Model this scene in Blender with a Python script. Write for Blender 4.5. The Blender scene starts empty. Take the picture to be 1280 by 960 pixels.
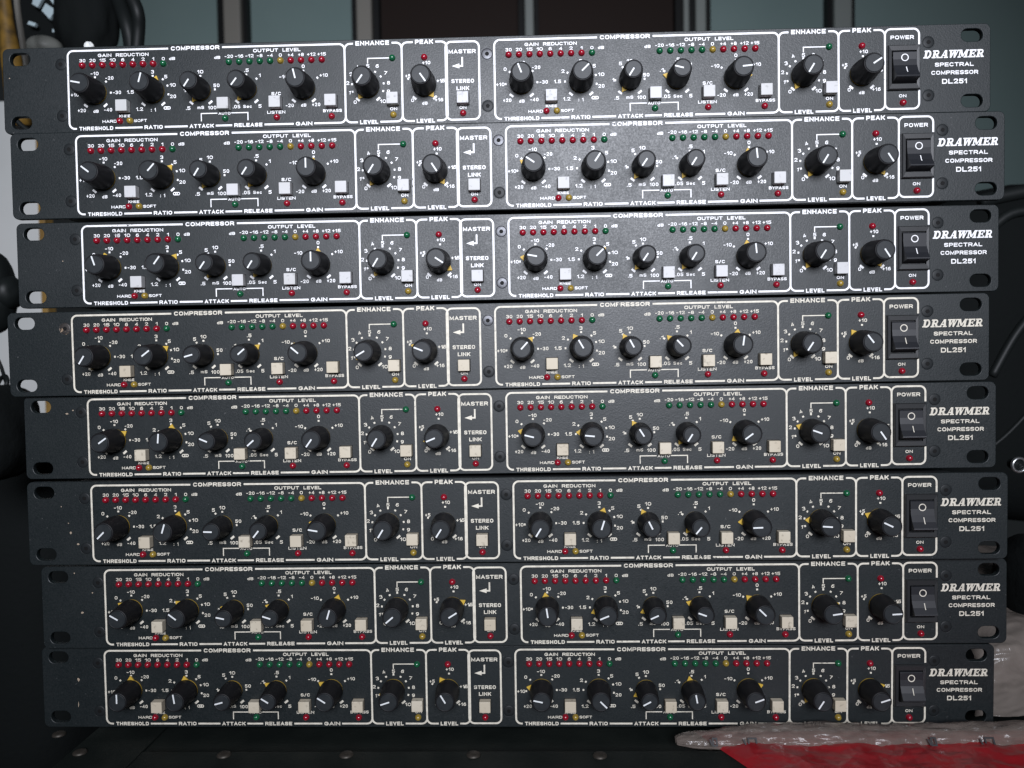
import bpy, bmesh, math, random
from mathutils import Vector, Matrix, Euler

random.seed(7)
SC = bpy.context.scene
COL = SC.collection
R = math.radians
MM = 0.001

# ------------------------------------------------------------------ camera
cam_d = bpy.data.cameras.new('camera')
cam_d.sensor_fit = 'HORIZONTAL'; cam_d.sensor_width = 36.0; cam_d.lens = 28.13
cam_d.clip_start = 0.01; cam_d.clip_end = 50
cam_d.dof.use_dof = True; cam_d.dof.focus_distance = 0.386; cam_d.dof.aperture_fstop = 11.0
cam = bpy.data.objects.new('camera', cam_d); COL.objects.link(cam)
CAM = Vector((0, 0, 0.19014)); CAM_E = Euler((R(87.990), R(0.929), R(1.635)), 'XYZ')
cam.location = CAM; cam.rotation_euler = CAM_E
SC.camera = cam

# ------------------------------------------------------------------ world and lamps
w = bpy.data.worlds.new('World'); SC.world = w; w.use_nodes = True
bg = w.node_tree.nodes['Background']
bg.inputs[0].default_value = (0.80, 0.92, 1.0, 1); bg.inputs[1].default_value = 0.014

def area(name, loc, target, sx, sy, power, col):
    d = bpy.data.lights.new(name, 'AREA'); d.shape = 'RECTANGLE'; d.size = sx; d.size_y = sy
    d.energy = power; d.color = col
    o = bpy.data.objects.new(name, d); COL.objects.link(o)
    o.location = loc
    o.rotation_euler = (Vector(target) - Vector(loc)).to_track_quat('-Z', 'Y').to_euler()
    return o
lamp = area('room_lamp', (0.08, -0.72, 0.53), (-0.02, 0.39, 0.335), 0.58, 0.34, 4.0, (0.88, 0.905, 1.0))
lamp.data.spread = R(66)

SC.view_settings.view_transform = 'Standard'; SC.view_settings.look = 'None'
SC.view_settings.gamma = 1; SC.view_settings.exposure = 0.0
SC.view_settings.use_curve_mapping = False
SC.cycles.filter_width = 1.45

# ------------------------------------------------------------------ helpers
CAM_M = CAM_E.to_matrix()
def ray(px, py):
    return CAM_M @ Vector(((px - 640) / 1000.15, -(py - 480) / 1000.15, -1))
def at(px, py, Y):                     # point of the place seen at that pixel, Y metres away
    d = ray(px, py); return CAM + d * (Y / d.y)
def at_z(px, py, z):
    d = ray(px, py); return CAM + d * ((z - CAM.z) / d.z)

def tag(o, label, cat, group=None, kind=None):
    if label: o['label'] = label
    if cat: o['category'] = cat
    if group: o['group'] = group
    if kind: o['kind'] = kind
    return o
def empty(name, loc=(0, 0, 0), rot=(0, 0, 0)):
    o = bpy.data.objects.new(name, None); COL.objects.link(o)
    o.empty_display_size = 0.02; o.location = loc; o.rotation_euler = rot
    return o
def link(name, me, parent=None, mat=None, loc=None):
    o = bpy.data.objects.new(name, me); COL.objects.link(o)
    if parent: o.parent = parent
    if loc is not None: o.location = loc
    if mat:
        if not me.materials: me.materials.append(None)
        o.material_slots[0].link = 'OBJECT'; o.material_slots[0].material = mat
    return o
def mesh(name, verts, faces, smooth=False, mats=None, fm=None):
    me = bpy.data.meshes.new(name); me.from_pydata([tuple(v) for v in verts], [], faces); me.update()
    if smooth:
        for p in me.polygons: p.use_smooth = True
    for m in (mats or []): me.materials.append(m)
    if fm:
        for p, i in zip(me.polygons, fm): p.material_index = i
    return me
def P(x, u, o=0.0):                    # panel millimetres (right, up, out) -> local metres
    return (x * MM, -o * MM, u * MM)

class MB:
    """collects polygons given in panel millimetres"""
    def __init__(s): s.v = []; s.f = []; s.k = 0
    def poly(s, pts, o=0.05):
        b = len(s.v); s.v += [P(x, y, o) for x, y in pts]; s.f.append(list(range(b, b + len(pts))))
    def up(s): s.k += 1; return 0.05 + 0.002 * (s.k % 12)
    def strip(s, pts, w, o=None, closed=False):
        o = s.up() if o is None else o
        n = len(pts); L = []; Rr = []
        for i in range(n):
            if closed: a = pts[i - 1]; c = pts[(i + 1) % n]
            else: a = pts[max(i - 1, 0)]; c = pts[min(i + 1, n - 1)]
            p = pts[i]
            d1 = Vector((p[0] - a[0], p[1] - a[1])); d2 = Vector((c[0] - p[0], c[1] - p[1]))
            if d1.length < 1e-9: d1 = d2
            if d2.length < 1e-9: d2 = d1
            d1.normalize(); d2.normalize(); t = (d1 + d2).normalized(); nn = Vector((-t.y, t.x))
            k = w / 2 / max(0.5, nn.dot(Vector((-d1.y, d1.x))))
            L.append((p[0] + nn.x * k, p[1] + nn.y * k)); Rr.append((p[0] - nn.x * k, p[1] - nn.y * k))
        b = len(s.v); s.v += [P(x, y, o) for x, y in L] + [P(x, y, o) for x, y in Rr]
        for i in range(n if closed else n - 1):
            j = (i + 1) % n
            s.f.append([b + i, b + n + i, b + n + j, b + j])
    def box(s, x0, x1, y0, y1, o0, o1):
        b = len(s.v)
        s.v += [P(x, y, o) for o in (o0, o1) for x, y in ((x0, y0), (x1, y0), (x1, y1), (x0, y1))]
        s.f += [[b, b+3, b+2, b+1], [b+4, b+5, b+6, b+7]] + [[b+i, b+(i+1) % 4, b+4+(i+1) % 4, b+4+i] for i in range(4)]
    def rect(s, cx, cy, wx, wy, rot=0, o=None):
        o = s.up() if o is None else o
        c, q = math.cos(rot), math.sin(rot)
        s.poly([(cx + x * c - y * q, cy + x * q + y * c) for x, y in ((-wx/2, -wy/2), (wx/2, -wy/2), (wx/2, wy/2), (-wx/2, wy/2))], o)
    def disc(s, cx, cy, r, n=10, o=None):
        o = s.up() if o is None else o
        s.poly([(cx + r * math.cos(2*math.pi*i/n), cy + r * math.sin(2*math.pi*i/n)) for i in range(n)], o)
    def mesh(s, name): return mesh(name, s.v, s.f)

def arc(cx, cy, r, a0, a1, n=6):
    return [(cx + r * math.cos(R(a0 + (a1 - a0) * i / n)), cy + r * math.sin(R(a0 + (a1 - a0) * i / n))) for i in range(n + 1)]

def lathe(name, prof, n=32, smooth=True, flute=None, cap=True):
    """profile (radius, out) in mm about the out axis"""
    v = []; f = []
    for j, (r, o) in enumerate(prof):
        for i in range(n):
            a = 2 * math.pi * i / n
            rr = r * (1 - (flute[j] if flute and i % 2 else 0))
            v.append(P(rr * math.cos(a), rr * math.sin(a), o))
    for j in range(len(prof) - 1):
        for i in range(n):
            k = (i + 1) % n
            f.append([j*n+i, j*n+k, (j+1)*n+k, (j+1)*n+i])
    if cap: f.append([(len(prof)-1)*n+i for i in range(n)])
    me = mesh(name, v, f, smooth)
    if cap: me.polygons[len(f) - 1].use_smooth = False
    return me

def tube(name, pts, r, n=10, sub=6, mat=None, parent=None, r2=None):
    """smooth tube through world points"""
    pts = [Vector(p) for p in pts]; q = []
    m = len(pts)
    for i in range(m - 1):
        p0 = pts[max(i-1, 0)]; p1 = pts[i]; p2 = pts[i+1]; p3 = pts[min(i+2, m-1)]
        for k in range(sub):
            t = k / sub
            q.append(0.5 * ((2*p1) + (p2-p0)*t + (2*p0-5*p1+4*p2-p3)*t*t + (-p0+3*p1-3*p2+p3)*t**3))
    q.append(pts[-1]); v = []; f = []
    for i, p in enumerate(q):
        t = (q[min(i+1, len(q)-1)] - q[max(i-1, 0)]).normalized()
        a = t.orthogonal() if i == 0 else (a - t * a.dot(t)); a.normalize(); b = t.cross(a)
        rr = r if r2 is None else r + (r2 - r) * i / (len(q) - 1)
        for k in range(n):
            g = 2*math.pi*k/n; v.append(p + (a*math.cos(g) + b*math.sin(g)) * rr)
    for i in range(len(q) - 1):
        for k in range(n):
            l = (k+1) % n; f.append([i*n+k, i*n+l, (i+1)*n+l, (i+1)*n+k])
    f.append(list(range(n))[::-1]); f.append([(len(q)-1)*n+k for k in range(n)])
    return link(name, mesh(name, v, f, True), parent, mat)

def box_obj(name, lo, hi, mat, parent=None, bev=0.0):
    bm = bmesh.new(); bmesh.ops.create_cube(bm, size=1)
    for vv in bm.verts: vv.co = Vector([lo[i] + (vv.co[i] + .5) * (hi[i] - lo[i]) for i in range(3)])
    if bev: bmesh.ops.bevel(bm, geom=list(bm.edges), offset=bev, segments=2, affect='EDGES', profile=.5)
    me = bpy.data.meshes.new(name); bm.to_mesh(me); bm.free()
    return link(name, me, parent, mat)

# ------------------------------------------------------------------ materials
def mat(name, col, rough=0.5, spec=0.5, metal=0.0, coat=0.0, bump=None, var=None, trans=0.0, sheen=None, alpha=None):
    m = bpy.data.materials.new(name); m.use_nodes = True
    nt = m.node_tree; b = nt.nodes['Principled BSDF']
    b.inputs['Base Color'].default_value = (*col, 1); b.inputs['Roughness'].default_value = rough
    b.inputs['Specular IOR Level'].default_value = spec; b.inputs['Metallic'].default_value = metal
    b.inputs['Coat Weight'].default_value = coat; b.inputs['Transmission Weight'].default_value = trans
    if alpha is not None: b.inputs['Alpha'].default_value = alpha
    if bump or var:
        tc = nt.nodes.new('ShaderNodeTexCoord')
    if bump:                                  # (scale, strength, distance)
        n = nt.nodes.new('ShaderNodeTexNoise'); n.inputs['Scale'].default_value = bump[0]; n.inputs['Detail'].default_value = 4
        nt.links.new(tc.outputs['Object'], n.inputs['Vector'])
        k = nt.nodes.new('ShaderNodeBump'); k.inputs['Strength'].default_value = bump[1]; k.inputs['Distance'].default_value = bump[2]
        nt.links.new(n.outputs['Fac'], k.inputs['Height']); nt.links.new(k.outputs['Normal'], b.inputs['Normal'])
    if var:                                   # (scale, second colour, low, high [, second roughness])
        n = nt.nodes.new('ShaderNodeTexNoise'); n.inputs['Scale'].default_value = var[0]; n.inputs['Detail'].default_value = 5
        nt.links.new(tc.outputs['Object'], n.inputs['Vector'])
        mr = nt.nodes.new('ShaderNodeMapRange'); mr.inputs[1].default_value = var[2]; mr.inputs[2].default_value = var[3]
        nt.links.new(n.outputs['Fac'], mr.inputs[0])
        mx = nt.nodes.new('ShaderNodeMix'); mx.data_type = 'RGBA'
        mx.inputs['A'].default_value = (*col, 1); mx.inputs['B'].default_value = (*var[1], 1)
        nt.links.new(mr.outputs[0], mx.inputs['Factor']); nt.links.new(mx.outputs['Result'], b.inputs['Base Color'])
        if len(var) > 4:
            r2 = nt.nodes.new('ShaderNodeMapRange'); r2.inputs[3].default_value = rough; r2.inputs[4].default_value = var[4]
            nt.links.new(mr.outputs[0], r2.inputs[0]); nt.links.new(r2.outputs[0], b.inputs['Roughness'])
    return m

def nodes_of(m): return m.node_tree, m.node_tree.nodes['Principled BSDF']
def noise_at(nt, vec, scale_, detail=4, lo=None, hi=None, rough=.5, dist=0.0):
    n = nt.nodes.new('ShaderNodeTexNoise'); n.inputs['Scale'].default_value = scale_; n.inputs['Detail'].default_value = detail
    n.inputs['Roughness'].default_value = rough; n.inputs['Distortion'].default_value = dist
    nt.links.new(vec, n.inputs['Vector'])
    if lo is None: return n.outputs['Fac']
    r_ = nt.nodes.new('ShaderNodeMapRange'); r_.inputs[1].default_value = lo; r_.inputs[2].default_value = hi
    nt.links.new(n.outputs['Fac'], r_.inputs[0]); return r_.outputs[0]
def mixc(nt, fac, a, b):
    m = nt.nodes.new('ShaderNodeMix'); m.data_type = 'RGBA'
    for k, v in (('A', a), ('B', b)):
        if isinstance(v, tuple): m.inputs[k].default_value = (*v, 1)
        else: nt.links.new(v, m.inputs[k])
    nt.links.new(fac, m.inputs['Factor']); return m.outputs['Result']
def math2(nt, op, a, b):
    m = nt.nodes.new('ShaderNodeMath'); m.operation = op
    for i, v in enumerate((a, b)):
        if isinstance(v, (int, float)): m.inputs[i].default_value = v
        else: nt.links.new(v, m.inputs[i])
    return m.outputs[0]
def panel_material():
    """satin black stove paint: fine grain, dust, rubbed patches and hairline scratches, different on every unit"""
    m = mat('panel_black_paint', (0.009, 0.012, 0.014), 0.39, 0.47); nt, b = nodes_of(m)
    geo = nt.nodes.new('ShaderNodeNewGeometry'); pos = geo.outputs['Position']
    grain = noise_at(nt, pos, 1500, 3); smudge = noise_at(nt, pos, 24, 5, .38, .68, .6)
    mp = nt.nodes.new('ShaderNodeMapping'); mp.inputs['Scale'].default_value = (1, 1, 9); mp.inputs['Rotation'].default_value = (0, .5, 0)
    nt.links.new(pos, mp.inputs[0])
    scr = noise_at(nt, mp.outputs[0], 150, 6, .70, .76, .62, .3)
    dust = noise_at(nt, pos, 700, 2, .72, .80)
    c = mixc(nt, noise_at(nt, pos, 1100, 2, .3, .7), (0.0050, 0.0085, 0.0095), (0.0095, 0.0130, 0.0140))
    c = mixc(nt, math2(nt, 'MULTIPLY', dust, .55), c, (0.10, 0.10, 0.10))
    c = mixc(nt, math2(nt, 'MULTIPLY', scr, .35), c, (0.10, 0.10, 0.095))
    nt.links.new(c, b.inputs['Base Color'])
    r0 = math2(nt, 'MULTIPLY_ADD', smudge, .07); r0.node.inputs[2].default_value = .385
    r1 = math2(nt, 'MULTIPLY_ADD', noise_at(nt, pos, 1300, 2, .3, .7), .10); nt.links.new(r0, r1.node.inputs[2])
    nt.links.new(r1, b.inputs['Roughness'])
    bp = nt.nodes.new('ShaderNodeBump'); bp.inputs['Strength'].default_value = .5; bp.inputs['Distance'].default_value = .00012
    nt.links.new(grain, bp.inputs['Height']); nt.links.new(bp.outputs[0], b.inputs['Normal'])
    return m
def print_material(name, c1, c2):
    """silkscreen ink, thin in places and chipped here and there"""
    m = mat(name, c1, 0.5, 0.4); nt, b = nodes_of(m)
    geo = nt.nodes.new('ShaderNodeNewGeometry'); pos = geo.outputs['Position']
    c = mixc(nt, noise_at(nt, pos, 420, 4, .42, .75), c1, c2)
    chip = math2(nt, 'MULTIPLY', noise_at(nt, pos, 900, 3, .60, .66), noise_at(nt, pos, 38, 3, .60, .68))
    c = mixc(nt, chip, c, (0.02, 0.022, 0.024)); nt.links.new(c, b.inputs['Base Color'])
    return m
def button_material(name, c1, c2):
    m = mat(name, c1, 0.5, 0.3); nt, b = nodes_of(m)
    geo = nt.nodes.new('ShaderNodeNewGeometry'); pos = geo.outputs['Position']
    c = mixc(nt, noise_at(nt, pos, 28, 2, .35, .65), c1, c2); c = mixc(nt, noise_at(nt, pos, 520, 4, .58, .78), c, tuple(.55*x for x in c2))
    nt.links.new(c, b.inputs['Base Color']); return m

M = {}
M['panel'] = panel_material()
M['chassis'] = mat('chassis_black_steel', (0.015, 0.016, 0.018), 0.45, 0.4, bump=(900, 0.2, 0.0001))
M['print_white'] = print_material('print_white', (0.86, 0.86, 0.86), (0.68, 0.68, 0.68))
M['print_cream'] = print_material('print_cream', (0.66, 0.62, 0.52), (0.48, 0.445, 0.37))
M['btn_white'] = button_material('button_white', (0.52, 0.52, 0.53), (0.46, 0.46, 0.45))
M['btn_cream'] = button_material('button_cream', (0.54, 0.49, 0.39), (0.47, 0.41, 0.31))
M['knob'] = mat('knob_black_plastic', (0.006, 0.006, 0.007), 0.55, 0.3, bump=(1800, 0.15, 0.0001))
M['cap'] = mat('knob_cap_grey', (0.016, 0.019, 0.021), 0.46, 0.26, bump=(1600, 0.3, 0.0001), var=(300, (0.022, 0.025, 0.027), 0.4, 0.65))
M['line'] = mat('knob_line_white', (0.68, 0.70, 0.70), 0.5, 0.3)
M['yellow'] = mat('pointer_yellow', (0.52, 0.34, 0.045), 0.5, 0.3)
M['led_r'] = mat('led_red', (0.235, 0.007, 0.018), 0.18, 0.6)
M['led_g'] = mat('led_green', (0.008, 0.088, 0.036), 0.18, 0.6)
M['led_y'] = mat('led_yellow', (0.27, 0.185, 0.03), 0.18, 0.6)
M['screw_black'] = mat('screw_black_oxide', (0.010, 0.012, 0.013), 0.5, 0.25)
M['screw_grey'] = mat('screw_worn_grey', (0.085, 0.088, 0.095), 0.42, 0.5, metal=0.6, var=(900, (0.05, 0.05, 0.055), 0.4, 0.65))
M['screw_bare'] = mat('screw_bare_brass', (0.030, 0.026, 0.024), 0.45, 0.4, var=(420, (0.42, 0.30, 0.20), 0.56, 0.66))
M['hole'] = mat('socket_black', (0.004, 0.004, 0.004), 0.7, 0.2)
M['bezel'] = mat('switch_bezel_black', (0.016, 0.017, 0.018), 0.40, 0.5, bump=(1500, 0.15, 0.0001))
M['rocker'] = mat('switch_rocker_black', (0.012, 0.013, 0.016), 0.42, 0.5)
M['chip'] = mat('bare_metal_chip', (0.34, 0.27, 0.20), 0.5, 0.4)

# ------------------------------------------------------------------ the front panel, one layout for all units
HH = 21.05                             # half height of a panel
TEXT = []                              # (bucket, string, x0, x1, y0, y1, rot)
def T(b, s, cx, cy, h, wd=None, rot=0): TEXT.append((b, s, cx, cy, h, wd, rot))
FRAMES = []; scale = MB(); misc = MB()
LW = 0.9
def frame_box(x0, x1, y0, y1, gaps_top, gaps_bot, r=2.7, gap_right=None):
    def hseg(y, a, b, gaps):
        xs = [a] + [g for gg in gaps for g in gg] + [b]
        for i in range(0, len(xs), 2):
            if xs[i+1] - xs[i] > 0.2: yield (xs[i], xs[i+1])
    frame = MB(); frame.k = 3*len(FRAMES)
    tops = list(hseg(y1, x0 + r, x1 - r, gaps_top)); bots = list(hseg(y0, x0 + r, x1 - r, gaps_bot))
    left = arc(x0 + r, y0 + r, r, 270, 180) + arc(x0 + r, y1 - r, r, 180, 90)
    rt = arc(x1 - r, y1 - r, r, 90, 0); rb = arc(x1 - r, y0 + r, r, 0, -90)
    frame.strip(left, LW)
    if gap_right:
        frame.strip(rt + [(x1, gap_right[1])], LW); frame.strip([(x1, gap_right[0])] + rb, LW)
    else: frame.strip(rt + rb, LW)
    for a, b in tops: frame.strip([(a - .05, y1), (b + .05, y1)], LW)
    for a, b in bots: frame.strip([(a - .05, y0), (b + .05, y0)], LW)
    FRAMES.append(frame.mesh('printed_frame'))

FT, FB = 19.05, -19.15
KX = [16.05, 45.0, 68.75, 91.6, 119.95, 152.2, 180.1]
KY = -1.8
KBIG = [1, 1, 0, 0, 1, 1, 1]
def pol(cx, r, a): return cx + r * math.sin(R(a)), KY + r * math.cos(R(a))
def dots(cx, r, angs, end=141, er=7.85):
    for a in angs:
        x, y = pol(cx, r, a); scale.rect(x, y, 0.95, 0.85, -R(a))
    for a in (-end, end):
        x, y = pol(cx, er, a); scale.rect(x, y, 2.2, 1.05, -R(a))
def channel(dx, de):
    g = lambda c: c + dx
    # frames
    frame_box(3.0 + dx - (0.0 if dx == 0 else 0.4), 140.5 + dx, FB, FT, [(53.0 + dx, 80.0 + dx)],
              [(6.2 + dx, 25.6 + dx), (39.2 + dx, 50.4 + dx), (61.8 + dx, 75.9 + dx), (84.0 + dx, 100.2 + dx), (114.6 + dx, 124.9 + dx)])
    frame_box(140.5 + dx, 169.1 + de, FB, FT, [(145.2 + de, 164.3 + de)], [(146.9 + de, 158.1 + de)])
    frame_box(169.1 + de, 191.2 + de, FB, FT, [(174.6 + de, 185.8 + de)], [(174.9 + de, 186.0 + de)])
    T('title', 'COMPRESSOR', g(66.5), FT, 2.0, 24.2)
    T('title', 'ENHANCE', 154.75 + de, FT + .1, 2.15, 16.6); T('title', 'PEAK', 180.2 + de, FT + .1, 2.15, 8.9)
    T('title', 'THRESHOLD', g(16.0), FB, 1.85, 17.1); T('title', 'RATIO', g(44.8), FB, 1.85, 9.2)
    T('title', 'ATTACK', g(68.85), FB, 1.85, 12.1); T('title', 'RELEASE', g(92.1), FB, 1.85, 14.0)
    T('title', 'GAIN', g(119.8), FB, 1.85, 8.2); T('title', 'LEVEL', 152.5 + de, FB, 1.95, 9.0); T('title', 'LEVEL', 180.45 + de, FB, 1.95, 9.0)
    T('small', 'GAIN', g(21.2), 16.55, 1.6, 6.8); T('small', 'REDUCTION', g(35.0), 16.55, 1.6, 16.4)
    T('small', 'OUTPUT', g(101.5), 16.95, 1.65, 12.4); T('small', 'LEVEL', g(114.35), 16.95, 1.65, 8.9)
    for i, s in enumerate('30 20 15 10 6 4 2 1 0'.split()): T('small', s, g(9.96 + 5.07*i), 14.2, 1.4, 1.35*len(s)*(0.62 if s == '1' else 1))
    T('small', 'dB', g(54.9), 14.15, 1.45, 3.0); T('small', 'dB', g(77.4), 14.1, 1.45, 3.0)
    for i, s in enumerate('-20 -16 -12 -8 -4 0 +4 +8 +12 +15'.split()): T('small', s, g(83.2 + 5.11*i), 14.5, 1.4, [0, 1.35, 2.5, 3.7][len(s)])
    # threshold
    dots(g(KX[0]), 7.75, (-94, -47, 0, 45, 90))
    for s, x, y in (('+10', 5.7, -2.45), ('0', 8.15, 4.85), ('-10', 15.9, 7.75), ('-20', 23.3, 5.4), ('-30', 26.9, -1.75), ('+20', 9.0, -10.2), ('dB', 16.1, -10.75), ('-40', 22.2, -10.15)):
        T('num', s, g(x), y, 1.5, 1.3*len(s) - (.3 if s[0] in '+-' else 0))
    # ratio
    dots(g(KX[1]), 7.75, (-90, -57, 0, 40, 69, 101))
    for s, x, y in (('1.5', 33.6, -1.7), ('2', 36.3, 3.2), ('3', 44.95, 7.9), ('5', 51.5, 5.4), ('10', 54.9, 1.25), ('20', 54.9, -4.35), ('1.2', 38.0, -10.2), (': 1', 44.9, -10.7)):
        T('num', s, g(x), y, 1.5, {'1.5': 3.1, '1.2': 3.1, ': 1': 2.2}.get(s, 1.35*len(s)))
    scale.strip(arc(g(50.85), -9.95, .62, 0, 360, 12)[:-1], .42, closed=True); scale.strip(arc(g(52.75), -9.95, .62, 0, 360, 12)[:-1], .42, closed=True)
    scale.rect(g(51.8), -9.35, 1.6, .4); scale.rect(g(51.8), -10.55, 1.6, .4)
    # knee
    T('num', 'KNEE', g(30.45), -13.4, 1.3, 5.4); T('num', 'HARD', g(22.8), -15.85, 1.4, 7.2); T('num', 'SOFT', g(38.3), -15.8, 1.4, 6.4)
    # attack
    dots(g(KX[2]), 7.1, (-90, -29, 0, 87), er=7.6)
    for s, x, y in (('1', 60.7, -1.6), ('5', 64.3, 6.2), ('10', 68.8, 7.35), ('50', 76.7, 0.5), ('.5', 62.3, -10.3), ('mS', 68.6, -10.1), ('100', 74.3, -10.3)):
        T('num', s, g(x), y, 1.5, {'1': .8, '.5': 2.0, 'mS': 3.3, '100': 3.7}.get(s, 1.35*len(s)))
    # release
    dots(g(KX[3]), 7.2, (-58, 0, 45), er=7.6)
    for s, x, y in (('.1', 84.2, 2.6), ('.5', 91.8, 7.5), ('1', 98.3, 4.9), ('.05', 86.4, -10.1), ('Sec', 91.9, -10.1), ('5', 98.1, -10.1)):
        T('num', s, g(x), y, 1.5, {'.1': 1.6, '1': .8, '.5': 2.0, '.05': 3.3, 'Sec': 4.3}.get(s, 1.35))
    scale.strip([(g(68.75), -16.9), (g(68.75), -13.1), (g(76.8), -13.1)], .5); scale.strip([(g(83.8), -13.1), (g(92.0), -13.1), (g(92.0), -16.9)], .5)
    T('num', 'AUTO', g(80.35), -13.25, 1.3, 6.0); T('num', 'S/C', g(106.3), -4.2, 1.55, 4.8); T('num', 'LISTEN', g(106.1), -13.25, 1.45, 9.0)
    # gain
    dots(g(KX[4]), 8.4, (-55, 0, 55))
    for s, x, y in (('-10', 110.0, 3.9), ('0', 119.95, 8.75), ('+10', 130.0, 4.2), ('-20', 112.9, -10.15), ('dB', 119.8, -10.15), ('+20', 126.0, -10.0)):
        T('num', s, g(x), y, 1.5, 1.3*len(s) - (.3 if s[0] in '+-' else 0))
    T('num', 'BYPASS', g(134.0), -13.15, 1.45, 9.3)
    # enhance
    e = KX[5] + de
    dots(e, 7.9, (-28, 28, -54, 54, -81, 81, -108, 108), er=8.0)
    scale.rect(e + .1, 6.4, .9, 1.1)
    scale.strip([(162.9 + de, 11.75), (e + .1, 11.75), (e + .1, 9.3)], .5)
    for s, x, y, rt in (('0', 145.8, -9.3, 0), ('1', 143.2, -4.6, -14), ('2', 142.3, 0, 0), ('3', 144.0, 4.3, 12), ('4', 147.3, 7.6, 28), ('5', 152.35, 8.05, 0), ('6', 157.0, 8.0, -12), ('7', 161.0, 4.5, -10), ('8', 162.4, -.3, 0), ('9', 162.3, -4.5, 0), ('10', 159.5, -9.2, 0)):
        T('num', s, x + de, y, 1.55, .8 if s == '1' else 1.35*len(s), R(rt))
    T('num', 'ON', 164.7 + de, -13.0, 1.45, 3.5)
    # peak
    p = KX[6] + de
    dots(p, 8.6, (-68, 4, 80), er=7.95)
    for s, x, y in (('+5', 172.0, 2.8), ('+10', 181.1, 9.0), ('+15', 188.1, .1), ('0', 174.1, -9.1), ('dB', 180.1, -10.6), ('+16', 187.1, -9.1)):
        T('num', s, x + de, y, 1.5, 1.3*len(s) - (.3 if s[0] in '+-' else 0))
channel(-211.0, -211.5); channel(0.0, 0.0)
frame_box(191.2 - 211.5 - .55, -4.5, FB + .15, FT - .3, [], [])
frame_box(191.2, 207.45, FB + .35, FT + .25, [], [], gap_right=(-10.1, 11.8))
T('small', 'MASTER', -12.75, 14.0, 1.95, 13.3); T('small', 'STEREO', -12.65, -.3, 1.9, 11.1); T('small', 'LINK', -12.65, -3.8, 1.9, 6.2)
T('num', 'ON', -12.75, -13.15, 1.35, 3.4); T('small', 'POWER', 199.4, 15.3, 1.85, 11.1); T('num', 'ON', 199.6, -12.6, 1.45, 3.5)
misc.strip([(-12.75, 11.3), (-12.75, 7.0), (-14.4, 7.0)], .8); misc.poly([(-17.9, 7.0), (-14.2, 5.8), (-14.2, 8.2)], .07)
T('name', 'SPECTRAL', 224.1, 1.85, 1.9, 18.4); T('name', 'COMPRESSOR', 224.3, -2.0, 1.9, 22.2); T('name', 'DL251', 224.2, -6.15, 2.35, 11.8)

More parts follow.
